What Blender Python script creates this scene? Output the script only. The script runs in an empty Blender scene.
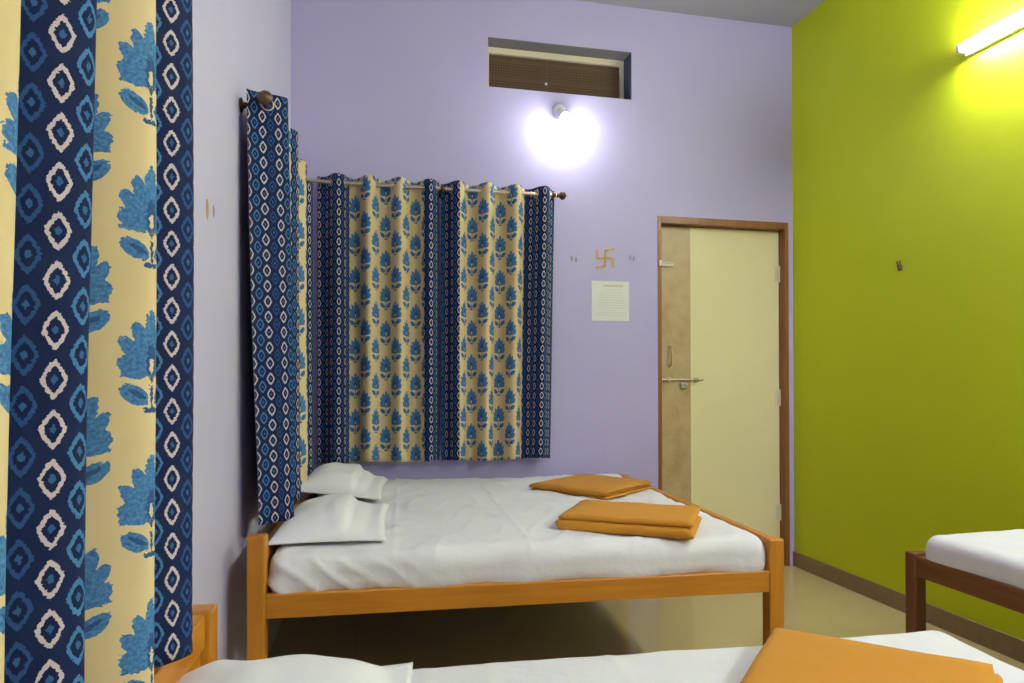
import bpy, bmesh, math, random
from mathutils import Vector, Matrix, noise
random.seed(7)
S = bpy.context.scene
COL = S.collection
PI = math.pi

# ------------------------------------------------------------------ materials
class N:
    """small helper to write shader maths as python expressions"""
    def __init__(s, nt): s.nt = nt
    def node(s, t): return s.nt.nodes.new(t)
    def m(s, op, *a, clamp=False):
        n = s.node('ShaderNodeMath'); n.operation = op; n.use_clamp = clamp
        for i, v in enumerate(a):
            if isinstance(v, (int, float)): n.inputs[i].default_value = v
            else: s.nt.links.new(v, n.inputs[i])
        return n.outputs[0]
    def mixc(s, f, a, b, bt='MIX'):
        n = s.node('ShaderNodeMix'); n.data_type = 'RGBA'; n.blend_type = bt
        for i, v in ((0, f), (6, a), (7, b)):
            if isinstance(v, (int, float)): n.inputs[i].default_value = v
            elif isinstance(v, tuple): n.inputs[i].default_value = (*v, 1) if len(v) == 3 else v
            else: s.nt.links.new(v, n.inputs[i])
        return n.outputs[2]
    def noise(s, scale, detail=3, vec=None, rough=.5):
        n = s.node('ShaderNodeTexNoise'); n.inputs['Scale'].default_value = scale
        n.inputs['Detail'].default_value = detail; n.inputs['Roughness'].default_value = rough
        if vec is not None: s.nt.links.new(vec, n.inputs['Vector'])
        return n.outputs['Fac']

def srgb(r, g, b):
    f = lambda c: c/12.92 if c <= .04045 else ((c+.055)/1.055)**2.4
    return (f(r/255), f(g/255), f(b/255))

def new_mat(name, base, rough=.6, metal=0, spec=.5):
    m = bpy.data.materials.new(name); m.use_nodes = True
    b = m.node_tree.nodes['Principled BSDF']
    b.inputs['Base Color'].default_value = (*base, 1)
    b.inputs['Roughness'].default_value = rough
    b.inputs['Metallic'].default_value = metal
    b.inputs['Specular IOR Level'].default_value = spec
    return m, N(m.node_tree), b

def obj_coords(n):
    return n.node('ShaderNodeTexCoord').outputs['Object']

def bump(n, b, h, strength, dist):
    k = n.node('ShaderNodeBump'); k.inputs['Strength'].default_value = strength
    k.inputs['Distance'].default_value = dist
    n.nt.links.new(h, k.inputs['Height']); n.nt.links.new(k.outputs[0], b.inputs['Normal'])

def paint(name, c, var=.06, rough=.55):
    m, n, b = new_mat(name, c, rough, 0, .3)
    f = n.noise(1.7, 4, obj_coords(n))
    n.nt.links.new(n.mixc(f, tuple(x*(1-var) for x in c), tuple(x*(1+var) for x in c)), b.inputs['Base Color'])
    bump(n, b, n.noise(60, 3, obj_coords(n)), .12, .003)
    return m

def wood(name, c, c2, axis=0, rough=.35):
    m, n, b = new_mat(name, c, rough, 0, .4)
    mp = n.node('ShaderNodeMapping'); n.nt.links.new(obj_coords(n), mp.inputs[0])
    sc = [14, 14, 14]; sc[axis] = 1.2; mp.inputs['Scale'].default_value = sc
    f = n.noise(2.2, 6, mp.outputs[0], .6)
    f2 = n.m('MULTIPLY_ADD', f, 2.6, -.8, clamp=True)
    n.nt.links.new(n.mixc(f2, c2, c), b.inputs['Base Color'])
    bump(n, b, f, .1, .002)
    return m

def cloth(name, c, rough=.85, wr=.25, scale=5, dist=.012, sheen=.2):
    m, n, b = new_mat(name, c, rough, 0, .2)
    b.inputs['Sheen Weight'].default_value = sheen
    oc = obj_coords(n)
    f = n.noise(2.5, 3, oc)
    n.nt.links.new(n.mixc(f, tuple(x*.94 for x in c), tuple(min(1, x*1.04) for x in c)), b.inputs['Base Color'])
    h = n.m('ADD', n.m('MULTIPLY', n.noise(scale, 5, oc, .55), 1.0), n.m('MULTIPLY', n.noise(420, 1, oc), .04))
    bump(n, b, h, wr, dist)
    return m

M = {}
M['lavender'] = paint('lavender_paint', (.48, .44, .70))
M['lavender_lit'] = paint('lavender_paint_lit', (.57, .54, .73))  # same lavender paint, lightened to put stronger light into the colour
M['green'] = paint('lime_paint', (.57, .66, .010), .05, .5)
M['ceiling'] = paint('ceiling_paint', (.38, .37, .41))
M['door'] = paint('cream_laminate', (.82, .76, .42), .03, .35)
M['wood'] = wood('honey_wood', (.62, .255, .022), (.46, .175, .014), 0)
M['wood_y'] = wood('honey_wood_cross', (.62, .255, .022), (.46, .175, .014), 1)
M['wood_z'] = wood('honey_wood_upright', (.62, .255, .022), (.46, .175, .014), 2)
M['shade_wood'] = wood('honey_wood_shaded', (.25, .105, .04), (.16, .065, .025), 1)  # honey wood of the right bed with its shade put into the colour
M['shade_wood_z'] = wood('honey_wood_shaded_upright', (.25, .105, .04), (.16, .065, .025), 2)
M['frame'] = wood('door_frame_wood', (.33, .13, .03), (.20, .08, .025), 2, .4)
M['sheet'] = cloth('white_sheet', (.80, .80, .79), .9, .6, 7, .018)
M['pillow'] = cloth('white_pillowcase', (.83, .83, .82), .9, .4, 5, .015)
M['towel'] = cloth('mustard_towel', (.60, .265, .028), .95, .35, 9, .006, .06)
M['towel2'] = cloth('mustard_towel_dark', (.56, .25, .032), .95, .35, 9, .006, .06)
M['steel'] = new_mat('steel', (.55, .5, .4), .35, 1)[0]
M['rod'] = new_mat('brushed_rod', (.62, .52, .38), .3, 1)[0]
M['finial'] = new_mat('dark_bronze', (.10, .055, .03), .35, .4)[0]
M['white_plastic'] = new_mat('white_plastic', (.8, .8, .8), .4)[0]
M['cream_paint'] = paint('cream_gloss_paint', (.72, .66, .47), .03, .4)
M['slate'] = paint('slate_blue', (.045, .065, .11), .1, .5)
M['soffit_grey'] = paint('soffit_grey', (.20, .19, .205), .1, .8)
M['gold'] = new_mat('gold_glitter', (.50, .32, .08), .5, .2)[0]
M['faded'] = new_mat('faded_mark', (.30, .27, .30), .7)[0]
M['hook'] = new_mat('brown_hook', (.14, .06, .05), .6)[0]
M['blackp'] = new_mat('under_board', (.10, .06, .035), .8)[0]

# tan speckled strip on the door
m, n, b = new_mat('tan_laminate', (.42, .31, .15), .4); oc = obj_coords(n)
f = n.noise(9, 6, oc, .7); n.nt.links.new(n.mixc(n.m('MULTIPLY_ADD', f, 2.2, -.6, clamp=True), (.42, .29, .12), (.58, .46, .25)), b.inputs['Base Color']); M['tan'] = m
# floor: glossy pale vitrified tiles
m, n, b = new_mat('floor_tiles', (.5, .44, .3), .16, 0, .5)
br = n.node('ShaderNodeTexBrick'); n.nt.links.new(obj_coords(n), br.inputs['Vector'])
br.offset = 0; br.inputs['Scale'].default_value = 1; br.inputs['Brick Width'].default_value = .6; br.inputs['Row Height'].default_value = .6
br.inputs['Mortar Size'].default_value = .0025
br.inputs['Color1'].default_value = (.56, .45, .20, 1); br.inputs['Color2'].default_value = (.57, .46, .205, 1); br.inputs['Mortar'].default_value = (.51, .41, .18, 1)
f = n.noise(30, 5, obj_coords(n)); n.nt.links.new(n.mixc(n.m('MULTIPLY', f, .25), br.outputs['Color'], (.50, .38, .20)), b.inputs['Base Color']); M['floor'] = m
# skirting tiles
m, n, b = new_mat('skirting_tile', (.25, .17, .09), .3)
f = n.noise(20, 5, obj_coords(n)); n.nt.links.new(n.mixc(f, (.20, .13, .065), (.31, .215, .115)), b.inputs['Base Color']); M['skirt'] = m
# ventilator mesh panel
m, n, b = new_mat('brown_mesh', (.1, .05, .02), .7); oc = obj_coords(n)
sp = n.node('ShaderNodeSeparateXYZ'); n.nt.links.new(oc, sp.inputs[0])
gx = n.m('LESS_THAN', n.m('FRACT', n.m('MULTIPLY', sp.outputs[0], 60)), .35)
gz = n.m('LESS_THAN', n.m('FRACT', n.m('MULTIPLY', sp.outputs[2], 60)), .35)
g = n.m('MAXIMUM', gx, gz)
row = n.m('LESS_THAN', n.m('FRACT', n.m('MULTIPLY', sp.outputs[2], 9.5)), .18)
big = n.m('LESS_THAN', n.m('FRACT', n.m('MULTIPLY', sp.outputs[0], 4.2)), .035)
c = n.mixc(g, (.035, .018, .009), (.115, .062, .028)); c = n.mixc(n.m('MAXIMUM', row, big), c, (.10, .055, .025))
n.nt.links.new(c, b.inputs['Base Color']); M['mesh'] = m

def emit(name, c, s):
    m = bpy.data.materials.new(name); m.use_nodes = True; nt = m.node_tree
    b = nt.nodes['Principled BSDF']; b.inputs['Base Color'].default_value = (.8, .8, .8, 1)
    b.inputs['Emission Color'].default_value = (*c, 1); b.inputs['Emission Strength'].default_value = s
    return m
TUBE_W = 165; BULB_W = 310
M['tube'] = emit('tube_glow', (.965, .99, 1.05), TUBE_W)
M['added_tube'] = emit('added_tube_glow', (.965, .99, 1.05), 455)  # glow of the unseen tube added for fill
M['bulb'] = emit('bulb_glow', (.96, .98, 1.0), BULB_W)

# ---- printed curtain cloth, in metres of cloth: UV.x along the width, UV.y up
def uvxy(n):
    t = n.node('ShaderNodeTexCoord').outputs['UV']
    sp = n.node('ShaderNodeSeparateXYZ'); n.nt.links.new(t, sp.inputs[0])
    return t, sp.outputs[0], sp.outputs[1]

def ikat():
    m, n, b = new_mat('navy_diamond_print', (.01, .02, .08), .8, 0, .15)
    t, u, v = uvxy(n)
    # ragged edges of the dyed motif
    wob = n.m('MULTIPLY', n.m('SUBTRACT', n.noise(260, 2, t), .5), .0065)
    wob2 = n.m('MULTIPLY', n.m('SUBTRACT', n.noise(300, 2, t, .6), .5), .0065)
    W, H = .0275, .0555
    cu = n.m('DIVIDE', u, W)
    colid = n.m('FLOOR', cu)
    odd = n.m('GREATER_THAN', n.m('FRACT', n.m('MULTIPLY', colid, .5)), .25)
    four = n.m('GREATER_THAN', n.m('FRACT', n.m('MULTIPLY', n.m('ADD', colid, .1), .25)), .5)
    x = n.m('MULTIPLY', n.m('SUBTRACT', n.m('FRACT', cu), .5), W)
    cv = n.m('ADD', n.m('DIVIDE', v, H), n.m('MULTIPLY', odd, .5))
    y = n.m('MULTIPLY', n.m('SUBTRACT', n.m('FRACT', cv), .5), H)
    ax = n.m('ABSOLUTE', n.m('ADD', x, wob)); ay = n.m('ABSOLUTE', n.m('ADD', y, wob2))
    def dia(a, bb, p=1.25):
        return n.m('ADD', n.m('POWER', n.m('DIVIDE', ax, a), p), n.m('POWER', n.m('DIVIDE', ay, bb), p))
    outer = n.m('LESS_THAN', dia(.0130, .0224), 1)
    inner = n.m('LESS_THAN', dia(.0088, .0152), 1)
    core = n.m('LESS_THAN', dia(.0034, .0056), 1)
    ring = n.m('SUBTRACT', outer, inner)
    navy = n.mixc(n.noise(14, 3, t), (.006, .011, .052), (.010, .021, .085))
    blue = n.mixc(four, (.055, .175, .37), (.022, .075, .22))
    white = (.56, .47, .49)
    rc = n.mixc(odd, white, blue)
    c = n.mixc(ring, navy, rc)
    c = n.mixc(n.m('MULTIPLY', inner, .75), c, (.006, .012, .06))
    c = n.mixc(core, c, (.03, .11, .27))
    n.nt.links.new(c, b.inputs['Base Color'])
    bump(n, b, n.noise(500, 1, t), .1, .001)
    return m

def flower():
    m, n, b = new_mat('cream_flower_print', (.6, .5, .3), .85, 0, .15)
    t, u, v = uvxy(n)
    W, H = .092, .203
    cu = n.m('DIVIDE', u, W); odd = n.m('GREATER_THAN', n.m('FRACT', n.m('MULTIPLY', n.m('FLOOR', cu), .5)), .25)
    x0 = n.m('MULTIPLY', n.m('SUBTRACT', n.m('FRACT', cu), .5), W)
    cv = n.m('ADD', n.m('DIVIDE', v, H), n.m('MULTIPLY', odd, .5))
    y0 = n.m('MULTIPLY', n.m('SUBTRACT', n.m('FRACT', cv), .5), H)
    wob = n.m('MULTIPLY', n.m('SUBTRACT', n.noise(170, 2, t, .6), .5), .012)
    x = n.m('MULTIPLY', n.m('ADD', n.m('ABSOLUTE', x0), wob), .97); y = n.m('MULTIPLY', n.m('ADD', y0, wob), .84)
    def ell(cx, cy, rx, ry, deg=0):
        a = math.radians(deg); ca, sa = math.cos(a), math.sin(a)
        dx = n.m('SUBTRACT', x, cx); dy = n.m('SUBTRACT', y, cy)
        p = n.m('ADD', n.m('MULTIPLY', dx, ca/rx), n.m('MULTIPLY', dy, sa/rx))
        q = n.m('ADD', n.m('MULTIPLY', dx, -sa/ry), n.m('MULTIPLY', dy, ca/ry))
        return n.m('LESS_THAN', n.m('ADD', n.m('MULTIPLY', p, p), n.m('MULTIPLY', q, q)), 1)
    def union(l):
        r = l[0]
        for k in l[1:]: r = n.m('MAXIMUM', r, k)
        return r
    crown = union([ell(0, .042, .010, .026), ell(.014, .034, .009, .022, -22), ell(.026, .022, .009, .018, -42),
                   ell(.030, .006, .0125, .010), ell(.013, .006, .018, .018), ell(.028, -.008, .012, .008, 8)])
    gap = union([ell(.0, .002, .0035, .009), ell(.020, -.0155, .022, .0035, 12)])
    leaf = union([ell(.022, -.031, .019, .0105, 28)])
    stem = union([ell(0, -.030, .0025, .022), ell(0.004, -.050, .008, .003)])
    dark = union([ell(0, .006, .008, .022), ell(.018, -.031, .012, .003, 28)])
    base = n.mixc(n.noise(10, 4, t), (.60, .47, .235), (.72, .58, .32))
    blue = n.mixc(n.m('MULTIPLY_ADD', n.noise(210, 2, t), 3, -1.0, clamp=True), (.035, .115, .29), (.085, .235, .45))
    c = n.mixc(crown, base, blue)
    c = n.mixc(leaf, c, blue)
    c = n.mixc(n.m('MULTIPLY', dark, .8), c, (.02, .06, .17))
    c = n.mixc(stem, c, (.03, .08, .20))
    c = n.mixc(gap, c, base)
    n.nt.links.new(c, b.inputs['Base Color'])
    bump(n, b, n.noise(500, 1, t), .1, .001)
    return m
M['ikat'] = ikat(); M['flower'] = flower()

# ------------------------------------------------------------------ helpers
def obj(name, bm, mat, parent=None, smooth=False, loc=(0, 0, 0), rotz=0):
    me = bpy.data.meshes.new(name); bm.to_mesh(me); bm.free()
    for mm in (mat if isinstance(mat, (list, tuple)) else [mat]): me.materials.append(mm)
    if smooth:
        for p in me.polygons: p.use_smooth = True
    o = bpy.data.objects.new(name, me); COL.objects.link(o)
    o.location = loc; o.rotation_euler = (0, 0, rotz)
    if parent: o.parent = parent
    return o

def thing(name, label, cat, loc=(0, 0, 0), rotz=0, group=None):
    o = bpy.data.objects.new(name, None); COL.objects.link(o); o.empty_display_size = .1
    o.location = loc; o.rotation_euler = (0, 0, rotz)
    return tag(o, label, cat, group)

def tag(o, label, cat, group=None):
    o['label'] = label; o['category'] = cat
    if group: o['group'] = group
    return o

def struct(name, bm, mat, **k):
    o = obj(name, bm, mat, **k); o['kind'] = 'structure'; return o

def add_box(bm, a, b, bev=0, seg=2):
    v = bmesh.ops.create_cube(bm, size=1)['verts']
    bmesh.ops.scale(bm, vec=[b[i]-a[i] for i in range(3)], verts=v)
    bmesh.ops.translate(bm, vec=[(a[i]+b[i])/2 for i in range(3)], verts=v)
    if bev:
        e = {e for q in v for e in q.link_edges}
        bmesh.ops.bevel(bm, geom=list(e), offset=bev, segments=seg, affect='EDGES', profile=.5)
    return bm

def box(a, b, bev=0, seg=2): return add_box(bmesh.new(), a, b, bev, seg)

def add_tube(bm, p0, p1, r, seg=16, r2=None):
    p0, p1 = Vector(p0), Vector(p1); d = p1-p0
    v = bmesh.ops.create_cone(bm, cap_ends=True, segments=seg, radius1=r, radius2=r if r2 is None else r2, depth=d.length)['verts']
    mt = Matrix.Translation((p0+p1)/2) @ d.to_track_quat('Z', 'Y').to_matrix().to_4x4()
    bmesh.ops.transform(bm, matrix=mt, verts=v); return bm

def add_ball(bm, c, r, sc=(1, 1, 1)):
    v = bmesh.ops.create_uvsphere(bm, u_segments=20, v_segments=12, radius=r)['verts']
    bmesh.ops.scale(bm, vec=sc, verts=v); bmesh.ops.translate(bm, vec=c, verts=v); return bm

def lathe(prof, origin, axis, seg=28):
    """prof: list of (distance along axis, radius)"""
    bm = bmesh.new(); q = Vector(axis).normalized().to_track_quat('Z', 'Y'); rings = []
    for h, r in prof:
        rings.append([bm.verts.new(Vector(origin)+q @ Vector((r*math.cos(2*PI*k/seg), r*math.sin(2*PI*k/seg), h))) for k in range(seg)])
    for a, b in zip(rings, rings[1:]):
        for k in range(seg): bm.faces.new((a[k], a[(k+1) % seg], b[(k+1) % seg], b[k]))
    bm.faces.new(rings[0][::-1]); bm.faces.new(rings[-1]); return bm

def bent_tube(pts, r, seg=10):
    bm = bmesh.new(); P = [Vector(p) for p in pts]; rings = []
    for i, p in enumerate(P):
        d = (P[min(i+1, len(P)-1)]-P[max(i-1, 0)]).normalized(); q = d.to_track_quat('Z', 'Y')
        rings.append([bm.verts.new(p+q @ Vector((r*math.cos(2*PI*k/seg), r*math.sin(2*PI*k/seg), 0))) for k in range(seg)])
    for a, b in zip(rings, rings[1:]):
        # match nearest start vertex so the tube never twists
        k0 = min(range(seg), key=lambda k: (b[k].co-a[0].co).length)
        for k in range(seg): bm.faces.new((a[k], a[(k+1) % seg], b[(k+1+k0) % seg], b[(k+k0) % seg]))
    bm.faces.new(rings[0][::-1]); bm.faces.new(rings[-1]); return bm

# ------------------------------------------------------------------ room
XR, YB, H = 2.876, 4.135, 3.638
XL, SL = -.3665, .03                       # the left wall runs slightly askew
YF = -1.7
def xl(y): return XL-SL*(YB-y)

def wall_x(x0, x1, y0, y1, z1, holes):
    """solid wall facing -Y with rectangular openings"""
    xs = sorted({x0, x1, *[h[0] for h in holes], *[h[1] for h in holes]})
    zs = sorted({0, z1, *[h[2] for h in holes], *[h[3] for h in holes]})
    bm = bmesh.new(); inside = lambda x, z: any(h[0] < x < h[1] and h[2] < z < h[3] for h in holes)
    V = {}
    def vt(x, y, z):
        k = (round(x, 5), round(y, 5), round(z, 5))
        if k not in V: V[k] = bm.verts.new(k)
        return V[k]
    def q(*p): bm.faces.new([vt(*k) for k in p])
    solid = lambda i, j: 0 <= i < len(xs)-1 and 0 <= j < len(zs)-1 and not inside((xs[i]+xs[i+1])/2, (zs[j]+zs[j+1])/2)
    for i in range(len(xs)-1):
        for j in range(len(zs)-1):
            if not solid(i, j): continue
            a, b, c, d = xs[i], xs[i+1], zs[j], zs[j+1]
            q((a, y0, c), (b, y0, c), (b, y0, d), (a, y0, d)); q((a, y1, d), (b, y1, d), (b, y1, c), (a, y1, c))
            if not solid(i-1, j): q((a, y0, c), (a, y0, d), (a, y1, d), (a, y1, c))
            if not solid(i+1, j): q((b, y0, d), (b, y0, c), (b, y1, c), (b, y1, d))
            if not solid(i, j-1): q((a, y0, c), (a, y1, c), (b, y1, c), (b, y0, c))
            if not solid(i, j+1): q((a, y0, d), (b, y0, d), (b, y1, d), (a, y1, d))
    return bm

WX0, WX1, WZ0, WZ1 = .784, 1.7187, 3.044, 3.350
DX0, DX1, DZ = 1.893, 2.841, 2.309
struct('wall_back', wall_x(XL-.3, XR+.25, YB, YB+.24, H, [(WX0, WX1, WZ0, WZ1), (DX0, DX1, 0, DZ)]), M['lavender'])
struct('wall_right', box((XR, YF, 0), (XR+.2, YB, H)), M['green'])
bm = bmesh.new()
for z in (0, H):
    for p in ((xl(YF), YF), (xl(YB), YB), (xl(YB)-.2, YB), (xl(YF)-.2, YF)): bm.verts.new((p[0], p[1], z))
bm.verts.ensure_lookup_table(); v = bm.verts
for f in ((3, 2, 1, 0), (4, 5, 6, 7), (0, 1, 5, 4), (1, 2, 6, 5), (2, 3, 7, 6), (3, 0, 4, 7)): bm.faces.new([v[k] for k in f])
struct('wall_left', bm, M['lavender_lit'])
struct('wall_front', box((xl(YF)-.2, YF-.2, 0), (XR+.2, YF, H)), M['lavender_lit'])
struct('floor', box((xl(YF)-.2, YF-.2, -.1), (XR+.25, YB+.6, 0)), M['floor'])
struct('ceiling', box((xl(YF)-.2, YF-.2, H), (XR+.25, YB+.24, H+.12)), M['ceiling'])
bs = struct('baseboard_right', box((XR-.012, YF, 0), (XR, YB, .098), .002, 1), M['skirt'])

# ventilator window high on the back wall
FY = YB+.118
wn = bpy.data.objects.new('window_1', None); COL.objects.link(wn); wn.location = ((WX0+WX1)/2, FY, WZ0); wn['kind'] = 'structure'
def rel(o, root):
    o.parent = root; o.matrix_parent_inverse = Matrix.Translation(-root.location); return o
bm = bmesh.new()
add_box(bm, (WX0, FY, WZ1-.040), (WX1, FY+.05, WZ1), .003); add_box(bm, (WX0, FY, WZ0), (WX1, FY+.05, WZ0+.04), .003)
add_box(bm, (WX0, FY, WZ0+.04), (WX0+.028, FY+.05, WZ1-.040), .003); add_box(bm, (WX1-.03, FY, WZ0+.04), (WX1, FY+.05, WZ1-.040), .003)
rel(obj('window_frame', bm, M['cream_paint']), wn)
rel(obj('mesh_screen', box((WX0+.026, FY+.022, WZ0+.038), (WX1-.028, FY+.034, WZ1-.038)), M['mesh']), wn)
rel(obj('dark_jamb_slab', box((WX1-.006, YB+.004, WZ0), (WX1, FY, WZ1)), M['slate']), wn)  # thin slab that turns the right jamb dark blue
rel(obj('grey_soffit_slab', box((WX0, YB+.004, WZ1-.004), (WX1-.006, FY, WZ1)), M['soffit_grey']), wn)  # thin slab that makes the recess top greyer than the wall
rel(obj('screen_light_spot', add_ball(bmesh.new(), (1.187, FY+.014, 3.15), .009), M['white_plastic'], smooth=True), wn)  # point of outside light, put in as a small white ball

# ------------------------------------------------------------------ door
dr = bpy.data.objects.new('door_1', None); COL.objects.link(dr); dr.location = ((DX0+DX1)/2, YB, 0); dr['kind'] = 'structure'
fw = .026; DY = YB+.065
bm = bmesh.new()
add_box(bm, (DX0, YB-.004, 0), (DX0+fw, YB+.13, DZ), .002); add_box(bm, (DX1-fw, YB-.004, 0), (DX1, YB+.13, DZ), .002)
add_box(bm, (DX0+fw, YB-.004, DZ-.045), (DX1-fw, YB+.13, DZ), .002)
rel(obj('door_frame', bm, M['frame']), dr)
LX0, LX1, LZ = DX0+fw+.003, DX1-fw-.003, DZ-.049
rel(obj('door_leaf', box((LX0, DY, .008), (LX1, DY+.035, LZ), .002), M['door']), dr)
rel(obj('tan_strip', box((LX0+.001, DY-.002, .01), (2.154, DY+.001, LZ-.002)), M['tan']), dr)
rel(obj('handle', bent_tube([(2.003, DY-.002, 1.468), (2.003, DY-.03, 1.462), (2.003, DY-.036, 1.44), (2.003, DY-.036, 1.37), (2.003, DY-.03, 1.345), (2.003, DY-.002, 1.338)], .006), M['steel'], smooth=True), dr)
bm = bmesh.new(); add_tube(bm, (1.925, DY-.017, 1.252), (2.235, DY-.017, 1.252), .0065, 12)
for x in (1.99, 2.19): add_box(bm, (x-.012, DY-.026, 1.238), (x+.012, DY-.002, 1.266), .003)
rel(obj('sliding_bolt', bm, M['steel']), dr)
bm = bmesh.new(); add_box(bm, (2.075, DY-.022, 1.195), (2.125, DY-.002, 1.232), .004); add_tube(bm, (2.1, DY-.017, 1.255), (2.1, DY-.024, 1.205), .005, 10)
rel(obj('bolt_hasp', bm, M['steel']), dr)
bm = bmesh.new(); add_box(bm, (1.925, DY-.016, 1.993), (2.03, DY-.002, 2.015), .003); add_tube(bm, (1.897, YB-.008, 2.004), (1.975, YB-.008, 2.004), .006, 10)
add_box(bm, (1.897, YB-.02, 1.985), (1.917, YB-.003, 2.022), .003)
rel(obj('tower_bolt', bm, M['cream_paint']), dr)
for z in (.35, 1.13, 1.97):
    bm = bmesh.new(); add_tube(bm, (LX1+.0, DY-.006, z-.055), (LX1+.0, DY-.006, z+.055), .007, 10); add_box(bm, (LX1-.03, DY-.0035, z-.05), (LX1, DY-.001, z+.05))
    rel(obj('hinge', bm, M['cream_paint']), dr)

# ------------------------------------------------------------------ curtains
def curtain(parent, name, P0, P1, side, zt, zb, amp, phases, stripes, lean=None, uoff=0, voff=0, foff=0, narrow=0, res=None, seed=0):
    """P0->P1 rod line; side = unit normal pointing into the room; phases(s)->wave phase in turns;
    stripes: list of (s_start, slot)"""
    P0, P1, side = Vector((*P0, 0)), Vector((*P1, 0)), Vector((*side, 0))
    L = (P1-P0).length; d = (P1-P0)/L
    ns = res or int(L/.0045); nz = 56
    bm = bmesh.new(); uvl = bm.loops.layers.uv.new('UVMap')
    def pt(s, z):
        h = (zt-z)/(zt-zb)                       # 0 at the top
        a = amp*(1+.12*math.sin(seed+5*s/L+2*h)*h)
        ph = phases(s)+.035*h*math.sin(7*s/L+seed)
        w = math.cos(2*PI*ph)
        w = math.copysign(abs(w)**.85, w)
        off = a*w+.006*h*noise.noise(Vector((s*9, z*1.5, seed)))
        ss = s-narrow*h*s
        p = P0+d*ss+side*off
        if lean: p = p+Vector(lean(s/L, h))
        p.z = z-.0045*(1-w)*h - .004*math.sin(9*s/L+seed)*h*h
        return p
    arc = [0]
    for i in range(1, ns+1): arc.append(arc[-1]+(pt(L*i/ns, zt)-pt(L*(i-1)/ns, zt)).length)
    g = [[bm.verts.new(pt(L*i/ns, zt+(zb-zt)*j/nz)) for j in range(nz+1)] for i in range(ns+1)]
    for i in range(ns):
        s = (i+.5)/ns; slot = [k for t, k in stripes if t <= s][-1]
        for j in range(nz):
            f = bm.faces.new((g[i][j], g[i+1][j], g[i+1][j+1], g[i][j+1])); f.material_index = slot; f.smooth = True
            for lp, (a, c) in zip(f.loops, ((i, j), (i+1, j), (i+1, j+1), (i, j+1))):
                lp[uvl].uv = (arc[a]+uoff+foff*slot, 3-(zt-zb)*c/nz+voff)
    o = obj('fabric', bm, [M['ikat'], M['flower']], parent)
    sd = o.modifiers.new('thickness', 'SOLIDIFY'); sd.thickness = .0016; sd.offset = 0
    # eyelets where the cloth crosses the rod
    prev = None
    for i in range(0, 801):
        s = L*i/800; w = math.cos(2*PI*phases(s))
        if prev is not None and prev*w < 0:
            e = bmesh.new()
            tg = (pt(min(L, s+.004), zt-.04)-pt(max(0, s-.004), zt-.04)); tg.z = 0; tg.normalize()
            nrm = Vector((tg.y, -tg.x, 0))
            c = P0+d*s; c.z = zt-.04
            R, r = .021, .0035
            rings = []
            for a in range(20):
                t = 2*PI*a/20; cen = c+(tg*math.cos(t)+Vector((0, 0, 1))*math.sin(t))*R; out = (cen-c).normalized()
                rings.append([e.verts.new(cen+(out*math.cos(2*PI*b/6)+nrm*math.sin(2*PI*b/6))*r) for b in range(6)])
            for a in range(20):
                A, B = rings[a], rings[(a+1) % 20]
                for b in range(6): e.faces.new((A[b], A[(b+1) % 6], B[(b+1) % 6], B[b]))
            obj('eyelet', e, M['rod'], parent, smooth=True)
        prev = w
    return o

def rod_at(label, A, B, z, wallpts, endballs, group='curtain rods above the windows', r=.011):
    t = thing('curtain_rod', label, 'curtain rod', ((A[0]+B[0])/2, (A[1]+B[1])/2, z), 0, group)
    def rl(o): return rel(o, t)
    rl(obj('pole', add_tube(bmesh.new(), (*A, z), (*B, z), r), M['rod'], smooth=False))
    for e in endballs:
        dv = (Vector((*e, 0))-Vector(((A[0]+B[0])/2, (A[1]+B[1])/2, 0))).normalized()
        prof = [(-.012, .013), (-.004, .015), (0, .011), (.006, .014), (.014, .022), (.026, .027), (.038, .022), (.046, .011), (.05, .003)]
        rl(obj('finial', lathe(prof, (*e, z), dv), M['finial'], smooth=True))
    for (px, py), (qx, qy) in wallpts:
        w = Vector((qx, qy, z)); p = Vector((px, py, z)); dv = (p-w).normalized()
        bm = lathe([(0, .026), (.006, .026), (.010, .012), ((p-w).length-.006, .009)], w, dv)
        add_ball(bm, p, .017)
        rl(obj('bracket', bm, M['finial'], smooth=True))
    return t

# back window
RY = 4.02; RZ = 2.37
rod_at('curtain rod on the back wall above the wide pair of curtains', (XL+.03, RY), (1.195, RY), RZ,
       [((-.28, RY), (-.28, YB)), ((.49, RY), (.49, YB)), ((1.165, RY), (1.165, YB))], [(1.195, RY)])
ZT = RZ+.04
t = thing('curtain', 'left one of the two printed curtains covering the back wall window', 'curtain', (-.2, RY, RZ), 0, 'blue and cream window curtains')
t.location = (0, 0, 0)
per = .1725
curtain(t, 'c', (-.215, RY), (.475, RY), (0, -1), ZT, .79, .050, lambda s: s/per+.35, [(0, 0), (.255, 1), (.86, 0)], seed=1, voff=.02)
t = thing('curtain', 'right one of the two printed curtains covering the back wall window', 'curtain', (0, 0, 0), 0, 'blue and cream window curtains')
curtain(t, 'c', (.487, RY), (1.185, RY), (0, -1), ZT, .785, .050, lambda s: s/per+.45, [(0, 0), (.14, 1), (.725, 0)], seed=4, narrow=.05, voff=.11, uoff=.03)

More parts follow.
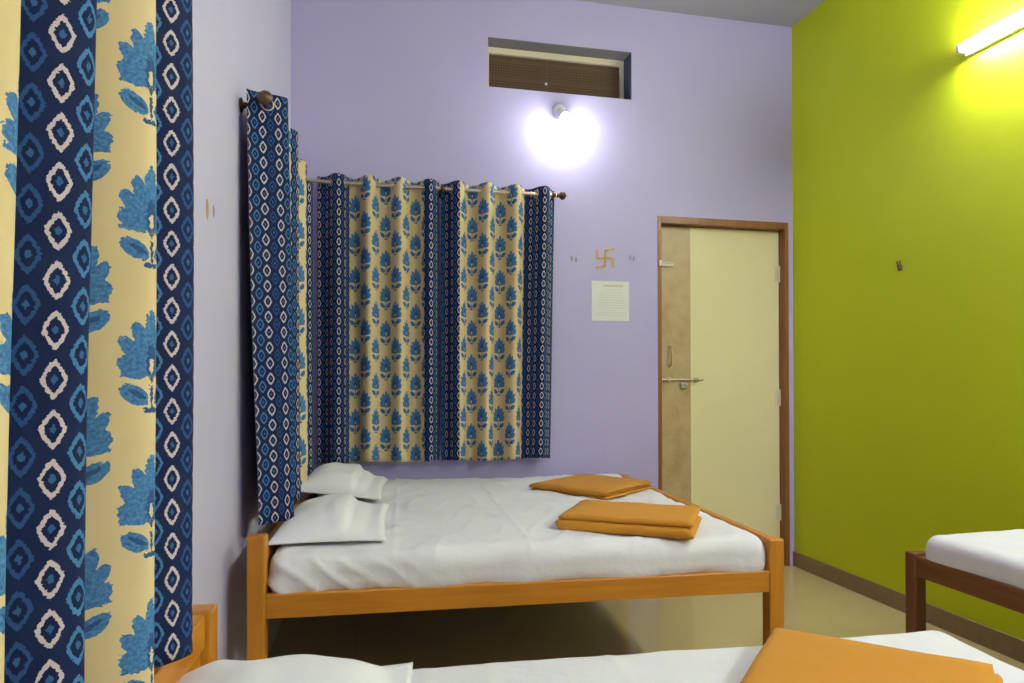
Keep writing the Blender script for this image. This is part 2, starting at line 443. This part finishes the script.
# far window in the left wall (seen along the wall)
def lp(y, off): return (xl(y)+off, y)
A, B = lp(2.60, .097), lp(3.86, .085)
rod_at('curtain rod running along the left wall above the bed pillows', A, B, RZ-.118,
       [(lp(2.66, .097), lp(2.66, 0)), (lp(3.8, .086), lp(3.8, 0))], [A])
dd = (Vector(B)-Vector(A)).normalized(); sd = (dd.y, -dd.x)
def ph_left(s):
    k = [(0, -.5), (.07, 0), (.43, 1), (.84, 2), (1.2, 3)]
    for (a, p), (b, q) in zip(k, k[1:]):
        if s <= b: return p+(q-p)*(s-a)/(b-a)
    return 3
t = thing('curtain', 'printed curtain hanging over the pillows on the left wall, seen edge on', 'curtain', (0, 0, 0), 0, 'blue and cream window curtains')
curtain(t, 'c', A, (A[0]+dd.x*1.2, A[1]+dd.y*1.2), sd, ZT-.118, .745, .066, ph_left, [(0, 0), (.2, 1), (.315, 0), (.63, 1), (.69, 0)],
        seed=2, res=300, uoff=.012, lean=lambda s, h: (.036*h*(1-s)**2, .02*h*math.sin(6*s), 0))

# nearest window in the left wall
A, B = (-.349, .40), (-.336, 1.345)
rod_at('curtain rod on the left wall over the nearest curtain, out of frame', A, B, RZ-.07,
       [((A[0]+.001, .46), (xl(.46), .46)), ((B[0]-.001, 1.33), (xl(1.33), 1.33))], [B])
dd = (Vector(B)-Vector(A)).normalized(); sd = (dd.y, -dd.x)
L = .915
def ph_near(s):
    k = [(0, -2.78), (.14, -2), (.32, -1), (.50, 0), (.675, 1), (.87, 2), (1.1, 3.1)]
    for (a, p), (b, q) in zip(k, k[1:]):
        if s <= b: return p+(q-p)*(s-a)/(b-a)
t = thing('curtain', 'large printed curtain filling the left edge, nearest the camera', 'curtain', (0, 0, 0), 0, 'blue and cream window curtains')
curtain(t, 'c', A, (A[0]+dd.x*L, A[1]+dd.y*L), sd, ZT-.07, .785, .056, ph_near, [(0, 0), (.14, 1), (.435, 0), (.62, 1), (.83, 0)],
        seed=3, res=320, uoff=-.018, foff=.043, voff=.0, lean=lambda s, h: (-.034*h*max(0, min(1, (.72-s)/.12))+.012*h*max(0, min(1, (s-.74)/.1)), 0, 0))

# put each curtain's empty at the foot of its cloth
for o in [o for o in COL.objects if o.name.startswith('curtain') and o.type == 'EMPTY' and not o.name.startswith('curtain_rod')]:
    f = [c for c in o.children if c.name.startswith('fabric')][0]
    vs = [v.co for v in f.data.vertices]
    o.location = (sum(v.x for v in vs)/len(vs), sum(v.y for v in vs)/len(vs), min(v.z for v in vs))
    for c in o.children: c.matrix_parent_inverse = Matrix.Translation(-o.location)

# ------------------------------------------------------------------ lights
# tube light on the green wall
TX, TY1, TY0, TZ = XR-.06, 2.753, 1.55, 2.831
t = thing('tube_light', 'glowing white tube light mounted on the lime green wall', 'light', (XR, (TY0+TY1)/2, TZ))
rel(obj('batten', box((XR-.028, TY0-.0, TZ-.030), (XR-.001, TY1, TZ+.022), .006), M['white_plastic']), t)
for y in (TY0+.012, TY1-.012): rel(obj('lamp_holder', box((TX-.020, y-.010, TZ-.022), (XR-.027, y+.010, TZ+.020), .004), M['white_plastic']), t)
rel(obj('tube', add_tube(bmesh.new(), (TX, TY0+.022, TZ), (TX, TY1-.022, TZ), .0185, 20), M['tube'], smooth=True), t)
# tube added out of view on the same wall to brighten the room
SY0, SY1 = -1.35, -.13
t = thing('tube_light', 'added unseen white tube light on the lime green wall, behind the camera', 'light', (XR, (SY0+SY1)/2, TZ))
rel(obj('batten', box((XR-.028, SY0, TZ-.030), (XR-.001, SY1, TZ+.022), .006), M['white_plastic']), t)
for y in (SY0+.012, SY1-.012): rel(obj('lamp_holder', box((TX-.020, y-.010, TZ-.022), (XR-.027, y+.010, TZ+.020), .004), M['white_plastic']), t)
rel(obj('tube', add_tube(bmesh.new(), (TX, SY0+.022, TZ), (TX, SY1-.022, TZ), .0185, 20), M['added_tube'], smooth=True), t)
# bulb on the back wall
BX, BZ = 1.236, 2.931
t = thing('wall_bulb', 'glowing round bulb in a white holder under the ventilator', 'light', (BX, YB, BZ))
dv = Vector((.10, -.80, -.75)).normalized(); o0 = Vector((BX, YB-.02, BZ-.005))
rel(obj('ceiling_rose', lathe([(0, .042), (.010, .042), (.020, .034), (.024, .018)], (BX, YB, BZ), (0, -1, 0)), M['white_plastic'], smooth=True), t)
rel(obj('holder', lathe([(0, .017), (.02, .021), (.045, .021), (.05, .019)], o0, dv), M['white_plastic'], smooth=True), t)
rel(obj('bulb_base', lathe([(.05, .016), (.062, .020), (.085, .029), (.102, .033), (.104, .030)], o0, dv), M['white_plastic'], smooth=True), t)
rel(obj('bulb_dome', lathe([(.105, .0325), (.115, .0335), (.128, .031), (.138, .025), (.145, .015), (.148, .004)], o0, dv), M['bulb'], smooth=True), t)

# ------------------------------------------------------------------ small wall items
m, n, b = new_mat('printed_notice', (.8, .8, .75), .5); oc = obj_coords(n)
sp = n.node('ShaderNodeSeparateXYZ'); n.nt.links.new(oc, sp.inputs[0])
lx = n.m('ADD', sp.outputs[0], .126); lz = sp.outputs[2]     # local, 0..0.252
line = n.m('LESS_THAN', n.m('FRACT', n.m('MULTIPLY', lz, 62)), .42)
sc_ = n.node('ShaderNodeMapping'); sc_.inputs['Scale'].default_value = (1, 0, 62); n.nt.links.new(oc, sc_.inputs[0])
fl = n.node('ShaderNodeTexWhiteNoise'); fl.noise_dimensions = '1D'; n.nt.links.new(n.m('FLOOR', n.m('MULTIPLY', lz, 62)), fl.inputs['W'])
wid = n.m('MULTIPLY_ADD', fl.outputs['Value'], .06, .05)
inx = n.m('LESS_THAN', n.m('ABSOLUTE', n.m('SUBTRACT', lx, .135)), wid)
inz = n.m('MULTIPLY', n.m('GREATER_THAN', lz, .02), n.m('LESS_THAN', lz, .205))
letters = n.m('GREATER_THAN', n.noise(210, 1, oc), .45)
ink = n.m('MULTIPLY', n.m('MULTIPLY', line, inx), n.m('MULTIPLY', inz, letters))
head = n.m('MULTIPLY', n.m('MULTIPLY', n.m('GREATER_THAN', lz, .216), n.m('LESS_THAN', lz, .230)), n.m('LESS_THAN', n.m('ABSOLUTE', n.m('SUBTRACT', lx, .145)), .065))
c = n.mixc(n.m('MULTIPLY', ink, .38), (.70, .72, .66), (.45, .42, .26)); c = n.mixc(n.m('MULTIPLY', head, .6), c, (.45, .40, .2))
n.nt.links.new(c, b.inputs['Base Color']); M['notice'] = m
tag(obj('notice_sheet', box((-.126, -.004, 0), (.126, 0, .252), .0008, 1), M['notice'], loc=(1.569, YB, 1.624)),
    'square white printed notice stuck on the lavender wall beside the door', 'notice')

def bars(segs, w, y, th=.003):
    bm = bmesh.new()
    for (x0, z0), (x1, z1) in segs:
        d = Vector((x1-x0, 0, z1-z0)); q = Vector((-d.z, 0, d.x)).normalized()*w/2
        e = d.normalized()*w*.3
        c = [Vector((x0, 0, z0))-e+q, Vector((x0, 0, z0))-e-q, Vector((x1, 0, z1))+e-q, Vector((x1, 0, z1))+e+q]
        f = [bm.verts.new((k.x, y-th, k.z)) for k in c]; g = [bm.verts.new((k.x, y, k.z)) for k in c]
        bm.faces.new(f); bm.faces.new(g[::-1])
        for i in range(4): bm.faces.new((f[i], g[i], g[(i+1) % 4], f[(i+1) % 4]))
    return bm
a = .050
tag(obj('wall_decal', bars([((.004, a), (-.002, -a)), ((-a, -.002), (a*.9, .004)), ((0, a), (.058, a+.012)), ((a, 0), (a+.008, -a)), ((-.002, -a), (-.056, -a-.008)), ((-a, 0), (-a-.006, a))], .014, 0),
        M['gold'], loc=(1.535, YB, 2.02)), 'small golden auspicious Hindu swastika sticker above the white notice', 'sticker')
def twin(x, z, mat, label, k=1):
    bm = bmesh.new()
    for dx, dz in ((-.014*k, .004), (.014*k, -.003)):
        v = bmesh.ops.create_uvsphere(bm, u_segments=10, v_segments=6, radius=.01*k)['verts']
        bmesh.ops.scale(bm, vec=(.75, .2, 1.8), verts=v); bmesh.ops.translate(bm, vec=(dx, -.001, dz), verts=v)
    tag(obj('wall_decal', bm, mat, loc=(x, YB, z), smooth=True), label, 'sticker', 'small twin stroke decals beside the gold sticker')
twin(1.330, 2.009, M['faded'], 'small faded twin stroke decal left of the golden sticker')
twin(1.717, 2.030, M['faded'], 'faint twin stroke decal right of the golden sticker', .85)
# on left wall, twin strokes
for yy, zz, k, lab in ((2.165, 1.752, 1.05, 'longer of the two small gold strokes on the left wall between the curtains'), (2.245, 1.765, .7, 'shorter greyer of the two small strokes on the left wall, toward the back')):
    bm = bmesh.new(); v = bmesh.ops.create_uvsphere(bm, u_segments=10, v_segments=6, radius=.02*k)['verts']
    bmesh.ops.scale(bm, vec=(.1, .85, 1.5), verts=v)
    tag(obj('wall_decal', bm, M['gold'] if k > 1 else M['faded'], loc=(xl(yy), yy, zz), rotz=-.03, smooth=True), lab, 'sticker')
# hook on green wall
bm = bmesh.new(); add_box(bm, (-.005, -.014, -.024), (0, .014, .006), .002)
for dy in (-.011, .011): add_tube(bm, (-.004, dy*.6, -.016), (-.014, dy, .026), .0042, 8)
add_ball(bm, (-.007, 0, -.014), .008)
tag(obj('wall_hook', bm, M['hook'], loc=(XR, 3.19, 1.866)), 'tiny brown two pronged hook on the lime green wall', 'hook')

# ------------------------------------------------------------------ soft things
def soft_box(a, b, r, n=(60, 56, 8), disp=None):
    """rounded box made of a fine grid, with displacement callback(p, normal)->offset"""
    bm = bmesh.new(); V = {}
    a, b = Vector(a), Vector(b)
    def vt(i, j, k):
        key = (i, j, k)
        if key in V: return V[key]
        p = Vector((a.x+(b.x-a.x)*i/n[0], a.y+(b.y-a.y)*j/n[1], a.z+(b.z-a.z)*k/n[2]))
        q = Vector([min(max(p[c], a[c]+r), b[c]-r) for c in range(3)])
        d = p-q
        if d.length > 1e-9:
            nn = d.normalized()
            if sum(abs(d[c]) > 1e-6 for c in range(3)) > 1: p = q+nn*r
        else: nn = Vector((0, 0, 1))
        if disp: p = p+disp(p, nn)
        V[key] = bm.verts.new(p); return V[key]
    def f(*k): bm.faces.new([vt(*x) for x in k])
    for i in range(n[0]):
        for j in range(n[1]):
            f((i, j, n[2]), (i+1, j, n[2]), (i+1, j+1, n[2]), (i, j+1, n[2])); f((i, j+1, 0), (i+1, j+1, 0), (i+1, j, 0), (i, j, 0))
        for k in range(n[2]):
            f((i, 0, k), (i+1, 0, k), (i+1, 0, k+1), (i, 0, k+1)); f((i, n[1], k+1), (i+1, n[1], k+1), (i+1, n[1], k), (i, n[1], k))
    for j in range(n[1]):
        for k in range(n[2]):
            f((0, j, k+1), (0, j+1, k+1), (0, j+1, k), (0, j, k)); f((n[0], j, k), (n[0], j+1, k), (n[0], j+1, k+1), (n[0], j, k+1))
    return bm

def pillow(L, W, T, seed=0, flap=True):
    """lying pillow, long axis along Y, centre at origin, base at z=0; pillowcase flap at +X side"""
    bm = bmesh.new(); nx, ny = 36, 44; top = []; bot = []
    for i in range(nx+1):
        rt, rb = [], []
        for j in range(ny+1):
            u = -1+2*i/nx; v = -1+2*j/ny
            uu = (u+.16)/.84 if u < -.16 else (u+.16)/.90
            body = max(0, 1-min(1, abs(uu))**2.4)**.6*max(0, 1-abs(v)**2.8)**.62
            if flap and u > .25: body *= 1-.30*min(1, (u-.25)/.07)
            if flap and u > .25: body = max(body, .30*max(0, 1-abs(v)**5)*(1 if u < .93 else (1-u)/.07))
            pin = 1-.075*(1-abs(u))*0-.06*(1-v*v)*(abs(u) > .6)*((abs(u)-.6)/.4)**2
            pin2 = 1-.06*(1-u*u)*(abs(v) > .6)*((abs(v)-.6)/.4)**2
            x, y = u*W/2*pin, v*L/2*pin2
            wr = .010*noise.noise(Vector((x*7+seed, y*7, seed)))+.006*noise.noise(Vector((x*16, y*5+seed, 3)))
            wr += .004*math.sin(18*(x+y*.35)+seed)*body
            rt.append(bm.verts.new((x, y, T*(.12+.88*body)+wr*(.3+body)+.004)))
            rb.append(bm.verts.new((x, y, T*.10*(1-body))))
        top.append(rt); bot.append(rb)
    for i in range(nx):
        for j in range(ny):
            bm.faces.new((top[i][j], top[i+1][j], top[i+1][j+1], top[i][j+1])); bm.faces.new((bot[i][j+1], bot[i+1][j+1], bot[i+1][j], bot[i][j]))
    for i in range(nx):
        bm.faces.new((bot[i][0], bot[i+1][0], top[i+1][0], top[i][0])); bm.faces.new((top[i][ny], top[i+1][ny], bot[i+1][ny], bot[i][ny]))
    for j in range(ny):
        bm.faces.new((top[0][j], top[0][j+1], bot[0][j+1], bot[0][j])); bm.faces.new((bot[nx][j], bot[nx][j+1], top[nx][j+1], top[nx][j]))
    return bm

def towel(L, W, T, layers, seed=0):
    """zig-zag folded cloth: layers folded over along X, length along Y"""
    t = T/layers; half = t*.5*.92; path = []
    for k in range(layers):
        z = t*(k+.5); x0, x1 = (-W/2+random.uniform(0, .01), W/2-random.uniform(0, .012))
        a, b = (x0, x1) if k % 2 == 0 else (x1, x0)
        for i in range(15): path.append((a+(b-a)*i/14, z))
        if k < layers-1:
            s = 1 if b > 0 else -1
            for an in (-45, 0, 45): path.append((b+s*math.cos(math.radians(an))*t*.5, z+t*.5+math.sin(math.radians(an))*t*.5))
    P = [Vector((x, 0, z)) for x, z in path]; left = []; right = []
    for i, p in enumerate(P):
        d = (P[min(i+1, len(P)-1)]-P[max(i-1, 0)]).normalized(); nn = Vector((-d.z, 0, d.x))
        left.append(p+nn*half); right.append(p-nn*half)
    sec = left+right[::-1]; m = len(sec); bm = bmesh.new(); ny = 30; rings = []
    for j in range(ny+1):
        y = -L/2+L*j/ny; e = 1-2*abs(j/ny-.5); pinch = 1 if 0 < j < ny else .55
        ring = []
        for c in sec:
            lay = int(min(layers-1, max(0, c.z/t)))
            yy = y+((.007*math.sin(lay*2.3+seed)) if e < .1 else 0)
            z = c.z*(1+.10*noise.noise(Vector((c.x*5+seed, yy*5, 0))))+.004*max(0, noise.noise(Vector((c.x*9, yy*9, seed))))*c.z/T
            if c.z > T*.75: z -= .006*(1-min(1, e*9))
            x = c.x+.006*noise.noise(Vector((yy*6, lay*2, seed)))
            zc = t*(lay+.5); z = zc+(z-zc)*(pinch if pinch < 1 else 1)
            ring.append(bm.verts.new((x, yy, max(.0005, z))))
        rings.append(ring)
    for A, B in zip(rings, rings[1:]):
        for k in range(m): bm.faces.new((A[k], B[k], B[(k+1) % m], A[(k+1) % m]))
    nl = len(left)
    for ring, fl in ((rings[0], 0), (rings[-1], 1)):
        for k in range(nl-1):
            q = [ring[k], ring[k+1], ring[m-2-k], ring[m-1-k]]
            bm.faces.new(q if fl == 0 else q[::-1])
    bmesh.ops.recalc_face_normals(bm, faces=bm.faces)
    return bm

# ------------------------------------------------------------------ beds
def bed(label, loc, rotz, L, W, rz, foot, head, mats, drop, post=.058, matt=None, railh=.078):
    """origin at the foot end near corner; runs to -X (head) and +Y"""
    t = thing('bed', label, 'bed', loc, rotz, 'wooden beds in the room')
    wx, wy, wz = mats
    def part(nm, bm, m, **k): return obj(nm, bm, m, t, **k)
    for x, y, h in ((-post, 0, foot), (-post, W-post, foot), (-L, 0, head), (-L, W-post, head)):
        part('leg', box((x, y, 0), (x+post, y+post, h), .006), wz)
    for y in (.006, W-.040): part('side_rail', box((-L+post-.002, y, rz-railh), (-post+.002, y+.034, rz), .004), wx)
    part('foot_rail', box((-post+.012, post-.002, rz-railh), (-.012, W-post+.002, rz), .004), wy)
    if foot > rz+.03: part('foot_board', box((-post+.014, post-.002, foot-.060), (-.010, W-post+.002, foot-.004), .006), wy)
    part('head_rail', box((-L+.012, post-.002, rz-railh), (-L+post-.012, W-post+.002, rz), .004), wy)
    part('head_board', box((-L+.010, post-.002, head-.075-drop), (-L+post-.012, W-post+.002, head-drop), .008), wy)
    part('head_board_panel', box((-L+.022, post-.002, rz), (-L+.036, W-post+.002, head-.07-drop)), wy)
    part('base_board', box((-L+post-.01, .03, rz-.050), (-post+.01, W-.03, rz-.034)), M['blackp'])
    return t

BX_, BY_, BR = 1.5271, 2.2534, -.062
BL, BW = 1.877, 1.80
mid = bed('double wooden bed with two orange towels, against the back wall', (BX_, BY_, 0), BR, BL, BW, .553, .668, .745, (M['wood'], M['wood_y'], M['wood_z']), .06)

def sheet_disp(L, W, z0, seed, amp=.006, corner=0):
    def f(p, nn):
        o = noise.noise(Vector((p.x*2.3, p.y*2.3, seed)))*amp*1.2
        o += noise.noise(Vector((p.x*6+p.y*2, p.y*5, seed+4)))*amp*.6
        side = max(0, 1-nn.z) if abs(nn.z) < .999 else 0
        # pulled folds running diagonally down the sides
        near = max(0, 1-max(0, p.x+L)/.62)**.7
        ridge = 1-abs(math.sin((p.x+p.z*1.25)*30+seed+1.2*noise.noise(Vector((p.x*5, p.z*6, seed)))))
        o += amp*1.25*(ridge**1.6-.35)*near*min(1, side*1.6)
        o += amp*.55*math.sin((p.x-p.z*1.2)*15+p.y*9+3*noise.noise(Vector((p.x*3, p.y*3, seed))))*side*(1-near)
        # soft wrinkles and ironed fold lines on top
        q = noise.noise(Vector((p.x*2.2+p.y*1.6, p.y*5.5-p.x*1.5, seed*3)))
        o += amp*.75*(1-min(1, abs(q)*4.5))*nn.z*(.5+.5*noise.noise(Vector((p.x*1.3, p.y*1.3, seed+9))))
        q = noise.noise(Vector((p.x*7-p.y*3, p.y*3.5+p.x*2.2, seed*5)))
        o += amp*.35*(1-min(1, abs(q)*4))*nn.z
        for cx in (.47, .94, 1.41): o += amp*.28*max(0, 1-abs(p.x+L-cx)/.014)*nn.z
        return nn*o
    return f
m1 = soft_box((-BL+.052, .016, .520), (-.050, BW-.03, .674), .06, (230, 150, 16), sheet_disp(BL, BW, .55, 1.0, .011))
mo = obj('mattress', m1, M['sheet'], mid, smooth=True)

def place(root, x, y, z, rz=0):
    c, s = math.cos(root.rotation_euler.z), math.sin(root.rotation_euler.z)
    return (root.location.x+x*c-y*s, root.location.y+x*s+y*c, z), root.rotation_euler.z+rz

def put(name, bm, mat, root, x, y, z, rz, label, cat, group, tilt=None):
    l, r = place(root, x, y, z, rz)
    o = obj(name, bm, mat, smooth=True, loc=l, rotz=r)
    if tilt: o.rotation_euler = (tilt[0], tilt[1], r)
    return tag(o, label, cat, group)

pg = 'white pillows on the beds'
put('pillow', pillow(.70, .40, .088, 1), M['pillow'], mid, -1.635, .46, .682, .0, 'white pillow under the hanging curtain, nearer one on the double bed', 'pillow', pg)
put('pillow', pillow(.68, .40, .105, 5), M['pillow'], mid, -1.665, 1.29, .705, -.03, 'white pillow by the back wall, farther one on the double bed', 'pillow', pg, (0, .13))
tg = 'folded orange towels on the beds'
put('folded_towel', towel(.50, .37, .060, 3, 2), M['towel'], mid, -.485, .29, .676, -2.07, 'folded orange towel nearer the front rail of the double bed', 'towel', tg)
put('folded_towel', towel(.46, .44, .045, 3, 6), M['towel2'], mid, -.40, 1.17, .676, .72, 'folded orange towel lying askew near the back wall on the double bed', 'towel', tg)

# nearest bed
NR = -.0514
NL, NW = 1.86, .92
fc = Vector((1.4934, 1.5262))                     # far foot corner of the mattress
orig = (fc.x+math.sin(NR)*NW+.01, fc.y-math.cos(NR)*(NW-.0)+.012, 0)
near = bed('wooden single bed across the foreground with white sheet and one orange towel', orig, NR, NL, NW, .46, .49, .762, (M['wood'], M['wood_y'], M['wood_z']), .004)
m2 = soft_box((-NL+.062, -.004, .44), (-.002, NW+.004, .598), .045, (190, 90, 14), sheet_disp(NL, NW, .5, 5.0, .0055))
obj('mattress', m2, M['sheet'], near, smooth=True)
put('pillow', pillow(.74, .49, .115, 9, False), M['pillow'], near, -NL+.235, .48, .612, .0, 'white pillow at the wooden headboard of the foreground bed', 'pillow', pg)
put('folded_towel', towel(.62, .44, .05, 3, 3), M['towel'], near, -.53, .49, .600, -.72, 'large folded orange towel on the foreground bed, cut by the frame', 'towel', tg)

# bed along the green wall
RL, RW = 1.88, .83
t = thing('bed', 'wooden single bed coloured as in shade, standing along the lime green wall', 'bed', (2.03, 2.24, 0), 0, 'wooden beds in the room')
pw = .05
for x, y, h in ((0, -pw, .600), (RW-pw, -pw, .600), (0, -RL, .74), (RW-pw, -RL, .74)):
    obj('leg', box((x, y, 0), (x+pw, y+pw, h), .005), M['shade_wood_z'], t)
for x in (.006, RW-.040): obj('side_rail', box((x, -RL+pw-.002, .515), (x+.034, -pw+.002, .592), .004), M['shade_wood'], t)
obj('foot_rail', box((pw-.002, -pw+.008, .515), (RW-pw+.002, -.008, .60), .004), M['shade_wood'], t)
obj('head_rail', box((pw-.002, -RL+.008, .515), (RW-pw+.002, -RL+pw-.008, .60), .004), M['shade_wood'], t)
obj('head_board', box((pw-.002, -RL+.008, .65), (RW-pw+.002, -RL+pw-.010, .736), .004), M['shade_wood'], t)
obj('base_board', box((.03, -RL+pw-.01, .53), (RW-.03, -pw+.01, .545)), M['blackp'], t)
m3 = soft_box((.012, -RL+.055, .545), (RW-.012, -pw-.012, .678), .05, (50, 100, 12), sheet_disp(1.0, 1.8, .6, 8.0, .006))
obj('mattress', m3, M['sheet'], t, smooth=True)
put('folded_towel', towel(.34, .34, .05, 3, 3), M['towel'], t, .26, -.60, .682, .5, 'folded orange towel on the bed by the green wall', 'towel', tg)

# ------------------------------------------------------------------ world + camera
w = bpy.data.worlds.new('World'); S.world = w; w.use_nodes = True
w.node_tree.nodes['Background'].inputs[0].default_value = (.02, .02, .025, 1)
w.node_tree.nodes['Background'].inputs[1].default_value = .3

cd = bpy.data.cameras.new('camera'); cam = bpy.data.objects.new('camera', cd); COL.objects.link(cam)
cd.sensor_width = 36; cd.lens = 36*691.68/1024; cd.shift_y = 32.98/1024; cd.clip_start = .02
cam.location = (0, 0, 1.25)
y, pch, rl_ = math.radians(12.6799), math.radians(.4827), math.radians(-.0955)
cam.matrix_world = Matrix.Translation((0, 0, 1.25)) @ Matrix.Rotation(-y, 4, 'Z') @ Matrix.Rotation(PI/2+pch, 4, 'X') @ Matrix.Rotation(rl_, 4, 'Z')
S.camera = cam
vs = S.view_settings; vs.view_transform = 'Standard'; vs.look = 'None'; vs.gamma = 1; vs.exposure = .09; vs.use_curve_mapping = False
